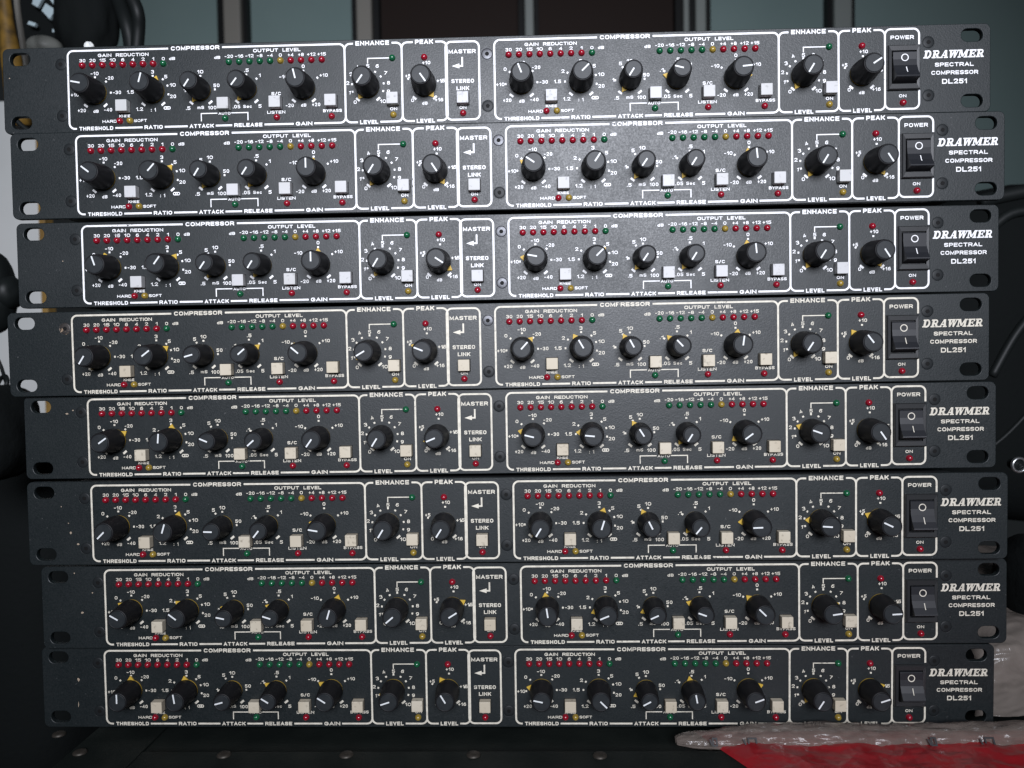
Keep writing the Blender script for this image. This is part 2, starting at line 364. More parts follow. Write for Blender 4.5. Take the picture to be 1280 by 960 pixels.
# lettering: wide, heavy grotesque capitals and figures drawn stroke by stroke
def se(cx, cy, rx, ry, a0, a1, n=10, p=2.6):
    out = []
    for i in range(n + 1):
        t = R(a0 + (a1 - a0)*i/n); c, q = math.cos(t), math.sin(t)
        out.append((cx + rx*math.copysign(abs(c)**(2/p), c), cy + ry*math.copysign(abs(q)**(2/p), q)))
    return out
_bow = lambda y0, y1, x=.62: [(0, y1), (x, y1)] + se(x, (y0+y1)/2, 1-x, (y1-y0)/2, 80, -80, 6) + [(x, y0), (0, y0)]
GL = {  # centre lines in a unit box: (relative width, strokes)
 'A': (1.08, [[(0, 0), (.5, 1), (1, 0)], [(.2, .3), (.8, .3)]]), 'B': (.95, [[(0, 0), (0, 1)], _bow(.53, 1), _bow(0, .53)]),
 'C': (1.0, [se(.5, .5, .5, .5, 40, 320, 14)]), 'D': (1.0, [[(0, 0), (0, 1)], _bow(0, 1, .5)]),
 'E': (.9, [[(1, 0), (0, 0), (0, 1), (1, 1)], [(0, .5), (.9, .5)]]), 'F': (.85, [[(0, 0), (0, 1), (1, 1)], [(0, .48), (.85, .48)]]),
 'G': (1.02, [se(.5, .5, .5, .5, 42, 345, 14) + [(1, .45), (.58, .45)]]), 'H': (.98, [[(0, 0), (0, 1)], [(1, 0), (1, 1)], [(0, .5), (1, .5)]]),
 'I': (0, [[(.5, 0), (.5, 1)]]), 'K': (1.0, [[(0, 0), (0, 1)], [(1, 1), (.08, .42)], [(.38, .6), (1, 0)]]),
 'L': (.82, [[(0, 1), (0, 0), (1, 0)]]), 'M': (1.12, [[(0, 0), (0, 1), (.5, .12), (1, 1), (1, 0)]]),
 'N': (1.0, [[(0, 0), (0, 1), (1, 0), (1, 1)]]), 'O': (1.05, [se(.5, .5, .5, .5, 0, 360, 18)]),
 'P': (.92, [[(0, 0), (0, 1)], _bow(.42, 1)]), 'R': (.98, [[(0, 0), (0, 1)], _bow(.45, 1), [(.62, .45), (1, 0)]]),
 'S': (.95, [se(.5, .76, .5, .24, 20, 215, 8) + [(.5, .51)] + se(.5, .25, .5, .25, 60, -165, 9)[1:]]), 'T': (.95, [[(0, 1), (1, 1)], [(.5, 1), (.5, 0)]]),
 'U': (.98, [[(0, 1), (0, .4)] + se(.5, .4, .5, .4, 190, 350, 8) + [(1, .4), (1, 1)]]), 'V': (1.02, [[(0, 1), (.5, 0), (1, 1)]]),
 'W': (1.3, [[(0, 1), (.26, 0), (.5, 1), (.74, 0), (1, 1)]]), 'Y': (1.0, [[(0, 1), (.5, .45), (1, 1)], [(.5, .5), (.5, 0)]]),
 '0': (.8, [se(.5, .5, .5, .5, 0, 360, 16)]), '1': (.35, [[(0, .72), (1, 1), (1, 0)]]),
 '2': (.8, [[(0, .8), (.2, 1), (.8, 1), (1, .82), (.95, .6), (0, 0), (1.05, 0)]]), '3': (.8, [[(0, .88), (.2, 1), (.78, 1), (.98, .85), (.95, .62), (.45, .53), (.95, .45), (1, .18), (.8, 0), (.2, 0), (0, .12)]]),
 '4': (.85, [[(.78, 0), (.78, 1), (0, .28), (1, .28)]]), '5': (.8, [[(1, 1), (.1, 1), (.04, .56), (.75, .6), (1, .42), (1, .18), (.78, 0), (.2, 0), (0, .12)]]),
 '6': (.8, [se(.5, .3, .5, .3, 0, 360, 14), [(.02, .35), (.1, .75), (.45, 1), (.9, .93)]]), '7': (.78, [[(0, 1), (1, 1), (.35, 0)]]),
 '8': (.82, [se(.5, .76, .42, .24, 0, 360, 12), se(.5, .26, .5, .26, 0, 360, 12)]), '9': (.8, [se(.5, .7, .5, .3, 0, 360, 14), [(.98, .65), (.9, .25), (.55, 0), (.1, .07)]]),
 '+': (.62, [[(0, .45), (1, .45)], [(.5, .1), (.5, .8)]]), '-': (.5, [[(0, .42), (1, .42)]]), '.': (0, [[(.5, -.02), (.5, .06)]]), ':': (0, [[(.5, 0), (.5, .08)], [(.5, .6), (.5, .68)]]),
 '/': (.55, [[(0, -.05), (1, 1.05)]]), 'd': (.8, [[(1, 0), (1, 1)], se(.5, .32, .5, .32, 0, 360, 14)]),
 'm': (1.05, [[(0, 0), (0, .68)], [(.5, 0), (.5, .68)], [(0, .68), (.85, .68), (1, .5), (1, 0)]]),
 'e': (.78, [[(0, .34), (1, .34)] + se(.5, .33, .5, .33, 10, 310, 12)]), 'c': (.72, [se(.5, .33, .5, .33, 45, 315, 12)]), ' ': (.35, [])}
def write(mb, s, cx, cy, h, wd, rot, wt):
    sw = wt*h; gap = .17*h if len(s) > 3 else .22*h
    nat = sum(GL[c][0] for c in s)*(h - sw); fixed = len(s)*sw + gap*(len(s) - 1)
    k = 1.0 if wd is None or nat == 0 else max(.35, (wd - fixed)/nat)
    tot = nat*k + fixed; x = -tot/2; c_, q_ = math.cos(rot), math.sin(rot)
    for c in s:
        w_ = GL[c][0]*(h - sw)*k
        for st in GL[c][1]:
            pts = []
            for px, py in st:
                X = x + sw/2 + (px*w_ if w_ else 0); Y = -h/2 + sw/2 + py*(h - sw)
                pts.append((cx + X*c_ - Y*q_, cy + X*q_ + Y*c_))
            # square off open ends by half a stroke
            closed = (Vector(pts[0]) - Vector(pts[-1])).length < 1e-6
            if closed: mb.strip(pts[:-1], sw, closed=True)
            else:
                a = Vector(pts[0]) - Vector(pts[1]); b = Vector(pts[-1]) - Vector(pts[-2]); a.normalize(); b.normalize()
                pts[0] = tuple(Vector(pts[0]) + a*sw*.46); pts[-1] = tuple(Vector(pts[-1]) + b*sw*.46)
                mb.strip(pts, sw)
        x += w_ + sw + gap
WORDS = []; figs = MB()
for b, s_, cx, cy, h, wd, rt in TEXT:
    wt = {'title': .25, 'small': .225, 'num': .21, 'name': .225}[b]
    if b == 'num' or len(s_) < 4:
        num = s_.strip('+-.:/ ')[:1].isdigit()
        write(figs, s_, cx, cy, h*(1.13 if num else 1.0), wd and wd*(1.12 if num else 1.0), rt, .19 if num else wt)
    else:
        m_ = MB(); m_.k = len(WORDS); write(m_, s_, cx, cy, h, wd, rt, wt); WORDS.append(m_.mesh('lettering'))

# maker's name: heavy slanted slab-serif capitals drawn stroke by stroke (unit cap height)
logo = MB()
LH = 3.75; LX0, LX1, LY0 = 209.35, 238.75, 4.95
def glyphs():
    A = []                             # (kind, data) in a running x
    def rect(x0, x1, y0, y1): A.append(('p', [(x0, y0), (x1, y0), (x1, y1), (x0, y1)]))
    def pol_(*p): A.append(('p', list(p)))
    def st(pts, w): A.append(('s', pts, w))
    S = .17
    x = 0                              # D
    rect(x+.12, x+.40, 0, 1); rect(x, x+.5, 0, S); rect(x, x+.5, 1-S, 1)
    st([(x+.42, 1-.085), (x+.55, .915)] + [(x+.55 + .28*math.cos(R(a)), .5 + .40*math.sin(R(a))) for a in range(80, -81, -20)] + [(x+.55, .085), (x+.42, .085)], .22)
    x = 1.08                           # R
    def Rr(x):
        rect(x+.12, x+.40, 0, 1); rect(x, x+.52, 0, S); rect(x, x+.45, 1-S, 1)
        st([(x+.38, .915), (x+.58, .915)] + [(x+.58 + .18*math.cos(R(a)), .70 + .21*math.sin(R(a))) for a in range(75, -76, -25)] + [(x+.56, .48), (x+.38, .48)], .18)
        pol_((x+.46, .48), (x+.66, .0), (x+.96, .0), (x+.72, .50)); rect(x+.62, x+1.02, 0, S*.9)
    Rr(x)
    x = 2.16                           # A
    pol_((x+.06, 0), (x+.22, 0), (x+.58, 1), (x+.46, 1)); pol_((x+.60, 0), (x+.92, 0), (x+.74, 1), (x+.46, 1))
    rect(x+.28, x+.70, .26, .40); rect(x-.06, x+.34, 0, S*.9); rect(x+.50, x+1.02, 0, S*.9)
    x = 3.20                           # W
    pol_((x+.08, 1), (x+.36, 1), (x+.44, 0), (x+.24, 0)); pol_((x+.24, 0), (x+.42, 0), (x+.76, 1), (x+.62, 1))
    pol_((x+.58, 1), (x+.86, 1), (x+.92, 0), (x+.72, 0)); pol_((x+.72, 0), (x+.90, 0), (x+1.22, 1), (x+1.10, 1))
    rect(x-.04, x+.48, 1-S*.9, 1); rect(x+.50, x+.94, 1-S*.9, 1); rect(x+1.0, x+1.34, 1-S*.9, 1)
    x = 4.42                           # M
    rect(x+.12, x+.28, 0, 1); pol_((x+.12, 1), (x+.42, 1), (x+.72, .12), (x+.52, .12)); pol_((x+.52, .12), (x+.70, .12), (x+1.06, 1), (x+.92, 1))
    rect(x+.90, x+1.18, 0, 1); rect(x, x+.42, 0, S*.9); rect(x, x+.36, 1-S*.9, 1); rect(x+.78, x+1.30, 0, S*.9); rect(x+.95, x+1.30, 1-S*.9, 1)
    x = 5.80                           # E
    rect(x+.12, x+.40, 0, 1); rect(x, x+.88, 0, S); rect(x, x+.86, 1-S, 1); rect(x+.3, x+.66, .44, .57)
    rect(x+.74, x+.90, .0, .32); rect(x+.72, x+.88, .68, 1); rect(x+.58, x+.70, .34, .68)
    x = 6.78
    Rr(x)
    return A, 7.80
A, W_ = glyphs()
sxl = (LX1 - LX0 - .22*LH) / W_
def lt(p): return (LX0 + p[0]*sxl + p[1]*.22*LH, LY0 + p[1]*LH)
for i, a in enumerate(A):
    o = 0.05 + 0.0015*i
    if a[0] == 'p': logo.poly([lt(p) for p in a[1]], o)
    else: logo.strip([lt(p) for p in a[1]], a[2]*LH*1.0, o)

# shared meshes
ME = {}
ME['scale_marks'] = scale.mesh('scale_marks'); ME['link_arrow'] = misc.mesh('link_arrow')
ME['maker_logo'] = logo.mesh('maker_logo')
ME['scale_figures'] = figs.mesh('scale_figures')

def panel_mesh():
    cu = bpy.data.curves.new('front_panel', 'CURVE'); cu.dimensions = '2D'; cu.fill_mode = 'BOTH'
    cu.extrude = 1.25*MM; cu.bevel_depth = .3*MM; cu.bevel_resolution = 1
    def spl(pts):
        s = cu.splines.new('POLY'); s.points.add(len(pts) - 1)
        for p, q in zip(s.points, pts): p.co = (q[0]*MM, q[1]*MM, 0, 1)
        s.use_cyclic_u = True
    W, H, r = 241.0, HH - .02 - .3, 2.6
    spl(arc(W-r, H-r, r, 0, 90) + arc(-W+r, H-r, r, 90, 180) + arc(-W+r, -H+r, r, 180, 270) + arc(W-r, -H+r, r, 270, 360))
    for sx in (-1, 1):
        for sy in (-1, 1):
            cx, cy, hw, r = sx*232.55, sy*15.6, 2.1, 3.35
            spl((arc(cx+hw, cy, r, -90, 90, 8) + arc(cx-hw, cy, r, 90, 270, 8))[::-1])
    o = bpy.data.objects.new('tmp', cu); COL.objects.link(o); bpy.context.view_layer.update()
    me = bpy.data.meshes.new_from_object(o.evaluated_get(bpy.context.evaluated_depsgraph_get()))
    bpy.data.objects.remove(o)
    for v in me.vertices: x, y, z = v.co; v.co = (x, -(z - 1.55*MM), y)       # front face at local y = 0
    me.flip_normals() if False else None
    me.name = 'front_panel'; me.materials.clear()
    return me
ME['front_panel'] = panel_mesh()
ch = MB(); ch.box(-218, 218, -20.2, 20.4, -230, -3.3); ME['chassis'] = ch.mesh('chassis')

def knob_meshes(rb, rt, rc):
    prof = [(rb*.97, .9), (rb, 1.2), (rb, 4.6), (rb*.985, 5.0)]
    fl = [0, .0, .035, .035]
    for t in (0, .33, .66, 1): prof.append((rb*.975 + (rt - rb*.975)*t, 5.3 + 8.4*t)); fl.append(.035)
    prof += [(rt - .12, 14.15), (rt - .45, 14.45), (rc + .12, 14.5), (rc + .02, 14.2)]; fl += [.012, 0, 0, 0]
    body = lathe('knob', prof, 60, True, fl)
    cap = lathe('cap', [(rc, 14.1), (rc, 14.5), (rc - .15, 14.65)], 40)
    ln = MB(); ln.box(-.36, .36, -.5, rc - .05, 14.4, 14.72); line = ln.mesh('indicator_line')
    # pointer: flat yellow washer with a triangular tab
    n = 36; v = []; f = []
    ro = rb - .22
    pts = arc(0, 0, ro, 90 + 20, 90 + 340, n)
    pts = [(-1.9*ro/5.8, ro*.92)] + pts[1:-1] + [(1.9*ro/5.8, ro*.92), (.15, ro + 2.0), (-.15, ro + 2.0)]
    m = len(pts)
    v = [P(x, y, .12) for x, y in pts] + [P(x, y, .75) for x, y in pts]
    f = [list(range(m, 2*m))] + [[i, (i+1) % m, m + (i+1) % m, m + i] for i in range(m)]
    return body, cap, line, mesh('pointer', v, f)
KM = [knob_meshes(5.3, 4.55, 3.7), knob_meshes(5.9, 5.0, 4.15)]

def led_mesh():
    prof = [(1.62, .02), (1.62, .25), (1.5, .3)] + [(1.5*math.cos(R(a)), .55 + 1.35*math.sin(R(a))) for a in (0, 15, 30, 45, 60, 75, 86)]
    return lathe('led', prof, 16)
LEDM = led_mesh()
def button_mesh():
    bm = bmesh.new(); bmesh.ops.create_cube(bm, size=1)
    for v in bm.verts: v.co = Vector(P(v.co.x*5.6, v.co.y*5.6, (v.co.z + .5)*3.9))
    bmesh.ops.bevel(bm, geom=[e for e in bm.edges if not all(v.co.y > -.0001 for v in e.verts)], offset=.28*MM, segments=2, affect='EDGES', profile=.5)
    bmesh.ops.recalc_face_normals(bm, faces=bm.faces)
    me = bpy.data.meshes.new('button'); bm.to_mesh(me); bm.free(); return me
BTN = button_mesh()
def recess_mesh():
    m = MB(); m.strip([(-2.92, -2.92), (2.92, -2.92), (2.92, 2.92), (-2.92, 2.92)], .3, .03, True); return m.mesh('recess')
REC = recess_mesh()
def screw_mesh():
    # countersunk socket head: rim groove, domed ring, hexagonal recess
    prof = [(3.05, .02), (2.9, .05), (2.85, -.15), (2.75, .06), (2.3, .16), (1.0, .2)]
    me = lathe('screw', prof, 24, True, cap=False)
    return me
SCR = screw_mesh()
def hex_mesh():
    m = MB(); n = 6
    a = [(1.05*math.cos(R(60*i + 12)), 1.05*math.sin(R(60*i + 12))) for i in range(6)]
    m.poly(a, .2); return m.mesh('socket')
HEX = hex_mesh()

def rocker_mesh():
    prof = [(7.5, 0.3), (7.35, 2.0), (6.9, 2.35), (3.5, 2.35), (0.5, 2.8), (-2.5, 4.2), (-5.2, 6.0), (-5.7, 6.1), (-6.0, 5.9), (-7.5, .3)]
    w_ = 5.55; v = []; f = []
    for s in (-1, 1):
        for y, o in prof: v.append(P(s*w_, y, o))
    n = len(prof)
    for i in range(n - 1): f.append([i, n+i, n+i+1, i+1])
    f.append(list(range(n))); f.append([n+i for i in range(n)][::-1])
    bm = bmesh.new(); vv = [bm.verts.new(p) for p in v]
    for q in f: bm.faces.new([vv[i] for i in q])
    bmesh.ops.recalc_face_normals(bm, faces=bm.faces)
    me = bpy.data.meshes.new('rocker'); bm.to_mesh(me); bm.free()
    return me
ROCK = rocker_mesh()
def bezel_mesh():
    m = MB()
    def ring(x, y, o): return [(-x, -y, o), (x, -y, o), (x, y, o), (-x, y, o)]
    rings = [ring(7.65, 10.6, .03), ring(7.65, 10.6, 1.3), ring(7.2, 10.15, 1.8), ring(5.95, 8.0, 1.7), ring(5.8, 7.8, .4)]
    v = [P(*p) for r_ in rings for p in r_]; f = []
    for j in range(len(rings) - 1):
        for i in range(4): k = (i+1) % 4; f.append([j*4+i, j*4+k, (j+1)*4+k, (j+1)*4+i])
    f.append([16, 17, 18, 19])
    return mesh('power_switch', v, f)
BEZ = bezel_mesh()
def symbols():
    v = []; f = []
    def surf(y):
        pr = [(6.9, 2.35), (3.5, 2.35), (0.5, 2.8), (-2.5, 4.2), (-5.2, 6.0)]
        for (a, oa), (b, ob) in zip(pr, pr[1:]):
            if b <= y <= a: return oa + (ob - oa)*(a - y)/(a - b) + .05
        return 2.4
    n = 24
    for i in range(n):
        a = 2*math.pi*i/n
        for r_ in (1.35, 1.78): y = 4.3 + r_*math.sin(a); v.append(P(r_*math.cos(a), y, surf(y) + .02))
    for i in range(n): j = (i+1) % n; f.append([2*i, 2*i+1, 2*j+1, 2*j])
    b = len(v)
    ys = [-.4, -1.2, -2.0, -2.5, -3.3]
    for y in ys:
        for x in (-.2, .2): v.append(P(x + .25, y, surf(y) + .02))
    for i in range(len(ys) - 1): f.append([b+2*i, b+2*i+1, b+2*i+3, b+2*i+2])
    return mesh('switch_symbols', v, f)
SYM = symbols()

# ------------------------------------------------------------------ the eight units
# base position in mm and rotation in degrees of every unit, top to bottom
UNITS = [
 (-20.56, 395.16, 304.08, -0.47, 0.06, 0.08), (-15.42, 391.62, 261.20, -0.09, 0.04, 0.20),
 (-14.97, 395.00, 217.73, -0.11, -0.02, 0.66), (-22.13, 393.29, 174.14, 0.16, -0.14, -0.12),
 (-17.49, 395.88, 131.72, -0.17, -0.05, -0.24), (-14.58, 391.17, 88.45, 0.14, 0.04, -0.29),
 (-11.69, 395.97, 44.87, -0.09, -0.06, -0.18), (-15.29, 400.28, 1.50, 0.63, 0.11, -0.11)]
# knob settings, degrees clockwise from straight up: threshold, ratio, attack, release, gain, enhance, peak; left then right channel
SET = [
 [-79, 16, -145, -142, -13, -144, 145, -21, 46, -147, -75, 85, -148, 57],
 [-52, 43, -147, -146, 0, -147, 147, -56, 34, -145, -147, -6, -148, 147],
 [-18, 37, -145, -147, 0, -148, 124, -79, 46, -145, -147, -6, -147, 147],
 [-147, 53, -105, 50, -49, -120, -68, 43, -30, -28, -43, 8, -146, -37],
 [55, 5, -67, -131, -144, -147, -112, -76, -84, -32, -147, -126, -70, 146],
 [-135, 17, -88, -141, -80, -148, -147, -148, 18, -26, -140, -92, -86, -64],
 [-60, -53, -78, -72, 17, -130, 58, -8, -112, -114, -70, -45, 82, 87],
 [0, -8, -105, -58, -57, -108, -31, -78, 135, -118, -10, 70, -147, 72]]
LABELS = [
 'topmost black rack compressor of the stack of eight, just below the window',
 'second black rack compressor from the top of the stack, jutting out to the right',
 'third black rack compressor from the top, last one with clean white buttons',
 'fourth black rack compressor from the top, jutting out to the left, cream buttons',
 'fifth black rack compressor from the top, tan paint chips beside its upper left screw',
 'sixth black rack compressor from the top, third from the bottom, chipped at its left end',
 'seventh black rack compressor from the top, second from the bottom of the stack',
 'lowest black rack compressor of the stack, clear plastic lying over its lower right edge']
LEDS = [('led_r', 9.96 + 5.07*i, 11.75) for i in range(8)] + [('led_g', 9.96 + 5.07*8, 11.75)]
LEDS += [('led_g' if i < 5 else 'led_y' if i == 5 else 'led_r', 83.25 + 5.11*i, 11.75) for i in range(10)]
LEDS += [('led_r', 28.0, -15.85), ('led_y', 33.1, -15.85), ('led_g', 80.75, -15.75), ('led_r', 106.4, -15.8), ('led_r', 133.6, -15.9)]
LEDS_E = [('led_g', 164.5, 11.65), ('led_y', 164.6, -15.9), ('led_r', 180.2, 11.6)]
LED_NAME = {'led_r': 'red_led', 'led_g': 'green_led', 'led_y': 'yellow_led'}
BTNS = [(30.5, -9.2), (80.75, -9.2), (106.35, -9.1), (133.7, -8.95)]
SHINY = {0: [2], 2: [2, 3], 3: [2], 1: [2], 4: []}
CHIPS = {0: [(-238.0, 6.5, .35, .3)], 2: [(-218.5, 2.0, .3, .3)],
 4: [(-219.2, 12.0, .9, .5), (-216.0, 13.6, .45, .4)],
 5: [(-224.0, 8.6, .3, .3), (-220.6, 0.2, .3, .3), (-219.6, -4.8, .5, 1.1), (-216.0, -10.5, .7, .6)],
 6: [(-224.0, 17.6, .4, .4), (-220.6, -2.7, .9, .6), (-215.0, 7.5, .4, .35)],
 7: [(-222.5, 4.0, .7, 1.2), (-223.0, -9.2, .35, 1.5)]}
def chip_mesh(cx, cy, rx, ry, sd):
    rg = random.Random(sd); m = MB()
    m.poly([(cx + rx*rg.uniform(.5, 1.2)*math.cos(2*math.pi*i/9), cy + ry*rg.uniform(.5, 1.2)*math.sin(2*math.pi*i/9)) for i in range(9)], .03)
    return m.mesh('paint_chip')
C0 = Vector((0, 0, HH*MM))
def pl(x, y, o=0.0): return Vector(P(x, y, o)) + C0
for u, (bx, by, bz, rx, ry, rz) in enumerate(UNITS):
    t = empty('rack_compressor', (bx*MM, by*MM, bz*MM), (R(rx), R(ry), R(rz)))
    tag(t, LABELS[u], 'rack unit', 'rack compressors stacked one on another')
    ink = M['print_white'] if u < 3 else M['print_cream']; bmat = M['btn_white'] if u < 3 else M['btn_cream']
    link('chassis', ME['chassis'], t, M['chassis'], C0)
    fp = link('front_panel', ME['front_panel'], t, M['panel'], C0)
    for k in ('link_arrow', 'maker_logo'): link(k, ME[k], fp, ink)
    for k in ('scale_marks', 'scale_figures'): link(k, ME[k], fp, ink)['kind'] = 'stuff'
    for m in WORDS: link('lettering', m, fp, ink)
    for m in FRAMES: link('printed_frame', m, fp, ink)
    for i, c in enumerate(CHIPS.get(u, [])): link('paint_chip', chip_mesh(*c, sd=u*10 + i), fp, M['chip'])
    k = 0
    for dx, de in ((-211.0, -211.55), (0.0, 0.0)):
        for i in range(7):
            x = KX[i] + (dx if i < 5 else de)
            b, c, l, p = KM[KBIG[i]]
            o = link('knob', b, t, M['knob'], pl(x, KY + .15)); o.rotation_euler.y = R(SET[u][k]); k += 1
            link('cap', c, o, M['cap']); link('indicator_line', l, o, M['line']); link('pointer', p, o, M['yellow'])
        for m, x, y in LEDS: link(LED_NAME[m], LEDM, t, M[m], pl(x + dx, y))
        for m, x, y in LEDS_E: link(LED_NAME[m], LEDM, t, M[m], pl(x + de, y))
        for x, y in BTNS + [(164.6 + de - dx, -8.7)]:
            o = link('button', BTN, t, bmat, pl(x + dx, y)); link('recess', REC, o, M['hole'])
    o = link('button', BTN, t, bmat, pl(-12.6, -9.2)); link('recess', REC, o, M['hole'])
    link('red_led', LEDM, t, M['led_r'], pl(-12.7, -15.9)); link('red_led', LEDM, t, M['led_r'], pl(199.68, -15.9))
    for i, (x, y) in enumerate(((-212.0, 12.65), (-212.0, -12.65), (-.6, 12.5), (-.6, -12.7), (211.9, 12.65), (211.9, -12.65))):
        sm = M['screw_bare'] if (u, i) in ((3, 0),) else M['screw_grey'] if i in SHINY.get(u, []) else M['screw_black']
        o = link('screw', SCR, t, sm, pl(x, y)); o.rotation_euler.y = random.uniform(0, 1)
        link('socket', HEX, o, M['hole'])
    s = link('power_switch', BEZ, t, M['bezel'], pl(199.65, .55))
    link('rocker', ROCK, s, M['rocker']); link('switch_symbols', SYM, s, ink)

# ------------------------------------------------------------------ what the stack stands on
M['case'] = mat('case_black', (0.0075, 0.010, 0.009), 0.55, 0.18, bump=(420, 0.4, 0.0004), var=(35, (0.014, 0.017, 0.015), 0.4, 0.7))
M['rivet'] = mat('rivet_dull_steel', (0.045, 0.04, 0.033), 0.5, 0.5, metal=0.6, var=(300, (0.07, 0.06, 0.05), 0.4, 0.65))
case = empty('equipment_case', (0, 0.45, -0.15))
tag(case, 'black equipment case with riveted edge strip, under the stack of rack units', 'case')
def wbox(name, lo, hi, m, parent, bev=0):
    off = parent.location if parent else Vector((0, 0, 0))
    return box_obj(name, Vector(lo) - off, Vector(hi) - off, m, parent, bev)
wbox('body', (-0.234, 0.30, -0.15), (0.240, 0.70, -0.004), M['case'], case, .004)
wbox('edge_strip', (-0.194, 0.30, -0.0045), (0.235, 0.378, 0.0005), M['case'], case, .0008)
wbox('corner_plate', (-0.2335, 0.345, -0.0045), (-0.1975, 0.445, -0.0025), M['case'], case, .0006)
riv = lathe('rivet', [(3.4, -.2), (3.4, .3), (3.0, .9), (2.0, 1.35), (.8, 1.5)], 20)
for px, py, z in ((74, 918, -.0025), (100, 941, -.0025), (280, 944, .0005), (433, 944, .0005), (592, 944, .0005), (750, 945, .0005)):
    p = at_z(px, py, z); o = link('rivet', riv, case, M['rivet'], p - case.location); o.rotation_euler.x = -math.pi/2
M['table'] = mat('table_dark', (0.02, 0.02, 0.02), 0.6, 0.3, bump=(60, .2, .001))
tb = box_obj('table', (-1.6, -0.2, -0.19), (1.6, 1.25, -0.15), M['table']); tag(tb, None, None, kind='structure')

# ------------------------------------------------------------------ plastic bag and red packet, lower right
def wrinkle_mat(name, col, col2, rough, trans, scale_, strength, coat=0.0, alpha=None):
    m = bpy.data.materials.new(name); m.use_nodes = True; nt = m.node_tree; b = nt.nodes['Principled BSDF']
    tc = nt.nodes.new('ShaderNodeTexCoord'); mp = nt.nodes.new('ShaderNodeMapping'); mp.inputs['Scale'].default_value = (1, 1, 1)
    nt.links.new(tc.outputs['Object'], mp.inputs[0])
    n1 = nt.nodes.new('ShaderNodeTexNoise'); n1.inputs['Scale'].default_value = scale_; n1.inputs['Detail'].default_value = 6; n1.inputs['Distortion'].default_value = 1.2
    n2 = nt.nodes.new('ShaderNodeTexVoronoi'); n2.feature = 'DISTANCE_TO_EDGE'; n2.inputs['Scale'].default_value = scale_*1.3
    for n in (n1, n2): nt.links.new(mp.outputs[0], n.inputs['Vector'])
    ad = nt.nodes.new('ShaderNodeMath'); ad.operation = 'ADD'; nt.links.new(n1.outputs['Fac'], ad.inputs[0]); nt.links.new(n2.outputs['Distance'], ad.inputs[1])
    bp = nt.nodes.new('ShaderNodeBump'); bp.inputs['Strength'].default_value = strength; bp.inputs['Distance'].default_value = .003
    nt.links.new(ad.outputs[0], bp.inputs['Height']); nt.links.new(bp.outputs[0], b.inputs['Normal'])
    mx = nt.nodes.new('ShaderNodeMix'); mx.data_type = 'RGBA'; mx.inputs['A'].default_value = (*col, 1); mx.inputs['B'].default_value = (*col2, 1)
    nt.links.new(n1.outputs['Fac'], mx.inputs['Factor']); nt.links.new(mx.outputs['Result'], b.inputs['Base Color'])
    b.inputs['Roughness'].default_value = rough; b.inputs['Transmission Weight'].default_value = trans; b.inputs['Coat Weight'].default_value = coat
    b.inputs['IOR'].default_value = 1.45
    if alpha is not None: b.inputs['Alpha'].default_value = alpha
    return m
M['plastic'] = wrinkle_mat('clear_plastic_film', (0.27, 0.225, 0.195), (0.15, 0.125, 0.108), 0.17, 0.0, 62, 0.55, 0.0, .55)
M['plastic_bulk'] = wrinkle_mat('clear_plastic_film_layers', (0.21, 0.182, 0.16), (0.12, 0.103, 0.09), 0.24, 0.0, 40, 0.45, 0.0, .93)
M['red'] = wrinkle_mat('red_plastic', (0.34, 0.016, 0.022), (0.24, 0.008, 0.012), 0.30, 0.0, 32, 0.35, .25)
M['ink_black'] = mat('film_print_black', (0.02, 0.02, 0.022), 0.5)

from mathutils import noise as mnoise
def nz(x, y, z, s): return mnoise.noise(Vector((x*s, y*s, z*s)))
def grid_surface(name, fn, nu, nv, m, parent):
    v = [fn(i/(nu-1), j/(nv-1)) for j in range(nv) for i in range(nu)]
    f = [[j*nu+i, j*nu+i+1, (j+1)*nu+i+1, (j+1)*nu+i] for j in range(nv-1) for i in range(nu-1)]
    off = parent.location if parent else Vector((0, 0, 0))
    return link(name, mesh(name, [Vector(p) - off for p in v], f, True), parent, m)
bag = empty('plastic_bag', (0.24, 0.40, 0.0))
tag(bag, 'crumpled clear plastic packaging with black printed marks, over the red packet', 'plastic bag')
XL = at(842, 917, 0.392).x
def roll(a, b):                        # a along x, b round the fold
    x = XL + a*(0.36 - XL)
    g = 2*math.pi*b
    tip = min(1, (a/.12))**.6 if a < .12 else 1
    ry = (.0030 + .0050*tip)*(1 + .25*nz(x, b, 0, 40)); rz_ = (.0014 + .0036*tip)*(1 + .2*nz(x, b, 3, 55))
    cz = .0030 + .0006*math.sin(x*60) - .0006*(1 - tip) + (x - XL)*.006
    cy = .3855 + .0012*nz(x, 0, 5, 30)
    fold = .0008*(.5 - abs(nz(x + .004*math.sin(g), b*.02, 1, 95))*2) + .0006*(.4 - abs(nz(x - .006*math.sin(g), b*.03, 6, 210)))
    return (x, cy + (ry + fold)*math.cos(g) + .0005*nz(x, b*3, 1, 160), cz + (rz_ + fold*.8)*math.sin(g) + .0005*nz(x, b*3, 8, 130))
grid_surface('rolled_edge', roll, 320, 36, M['plastic'], bag)
def lump(a, b):                        # the bulk of the bag beside and behind the lowest units
    x = .2245 + a*.24
    k = b
    pr = [(.413, .000), (.4125, .020), (.416, .036), (.432, .046), (.48, .052), (.56, .054), (.60, .03), (.60, 0)]
    s = k*(len(pr)-1); i = min(int(s), len(pr)-2); q = s - i
    y = pr[i][0]*(1-q) + pr[i+1][0]*q; z = pr[i][1]*(1-q) + pr[i+1][1]*q
    n = nz(x, y, z, 28)*.005 + (.35 - abs(nz(x, y, z, 55)))*.0035 + (.3 - abs(nz(x, y*.5, z*1.6, 130)))*.0014
    return (x, y - n*(1 if b < .5 else 0) + (.0 if a > .0 else 0), max(0.0, z + n*.8 - (.012*(1-a*8) if a < .125 else 0)*(z/.08)))
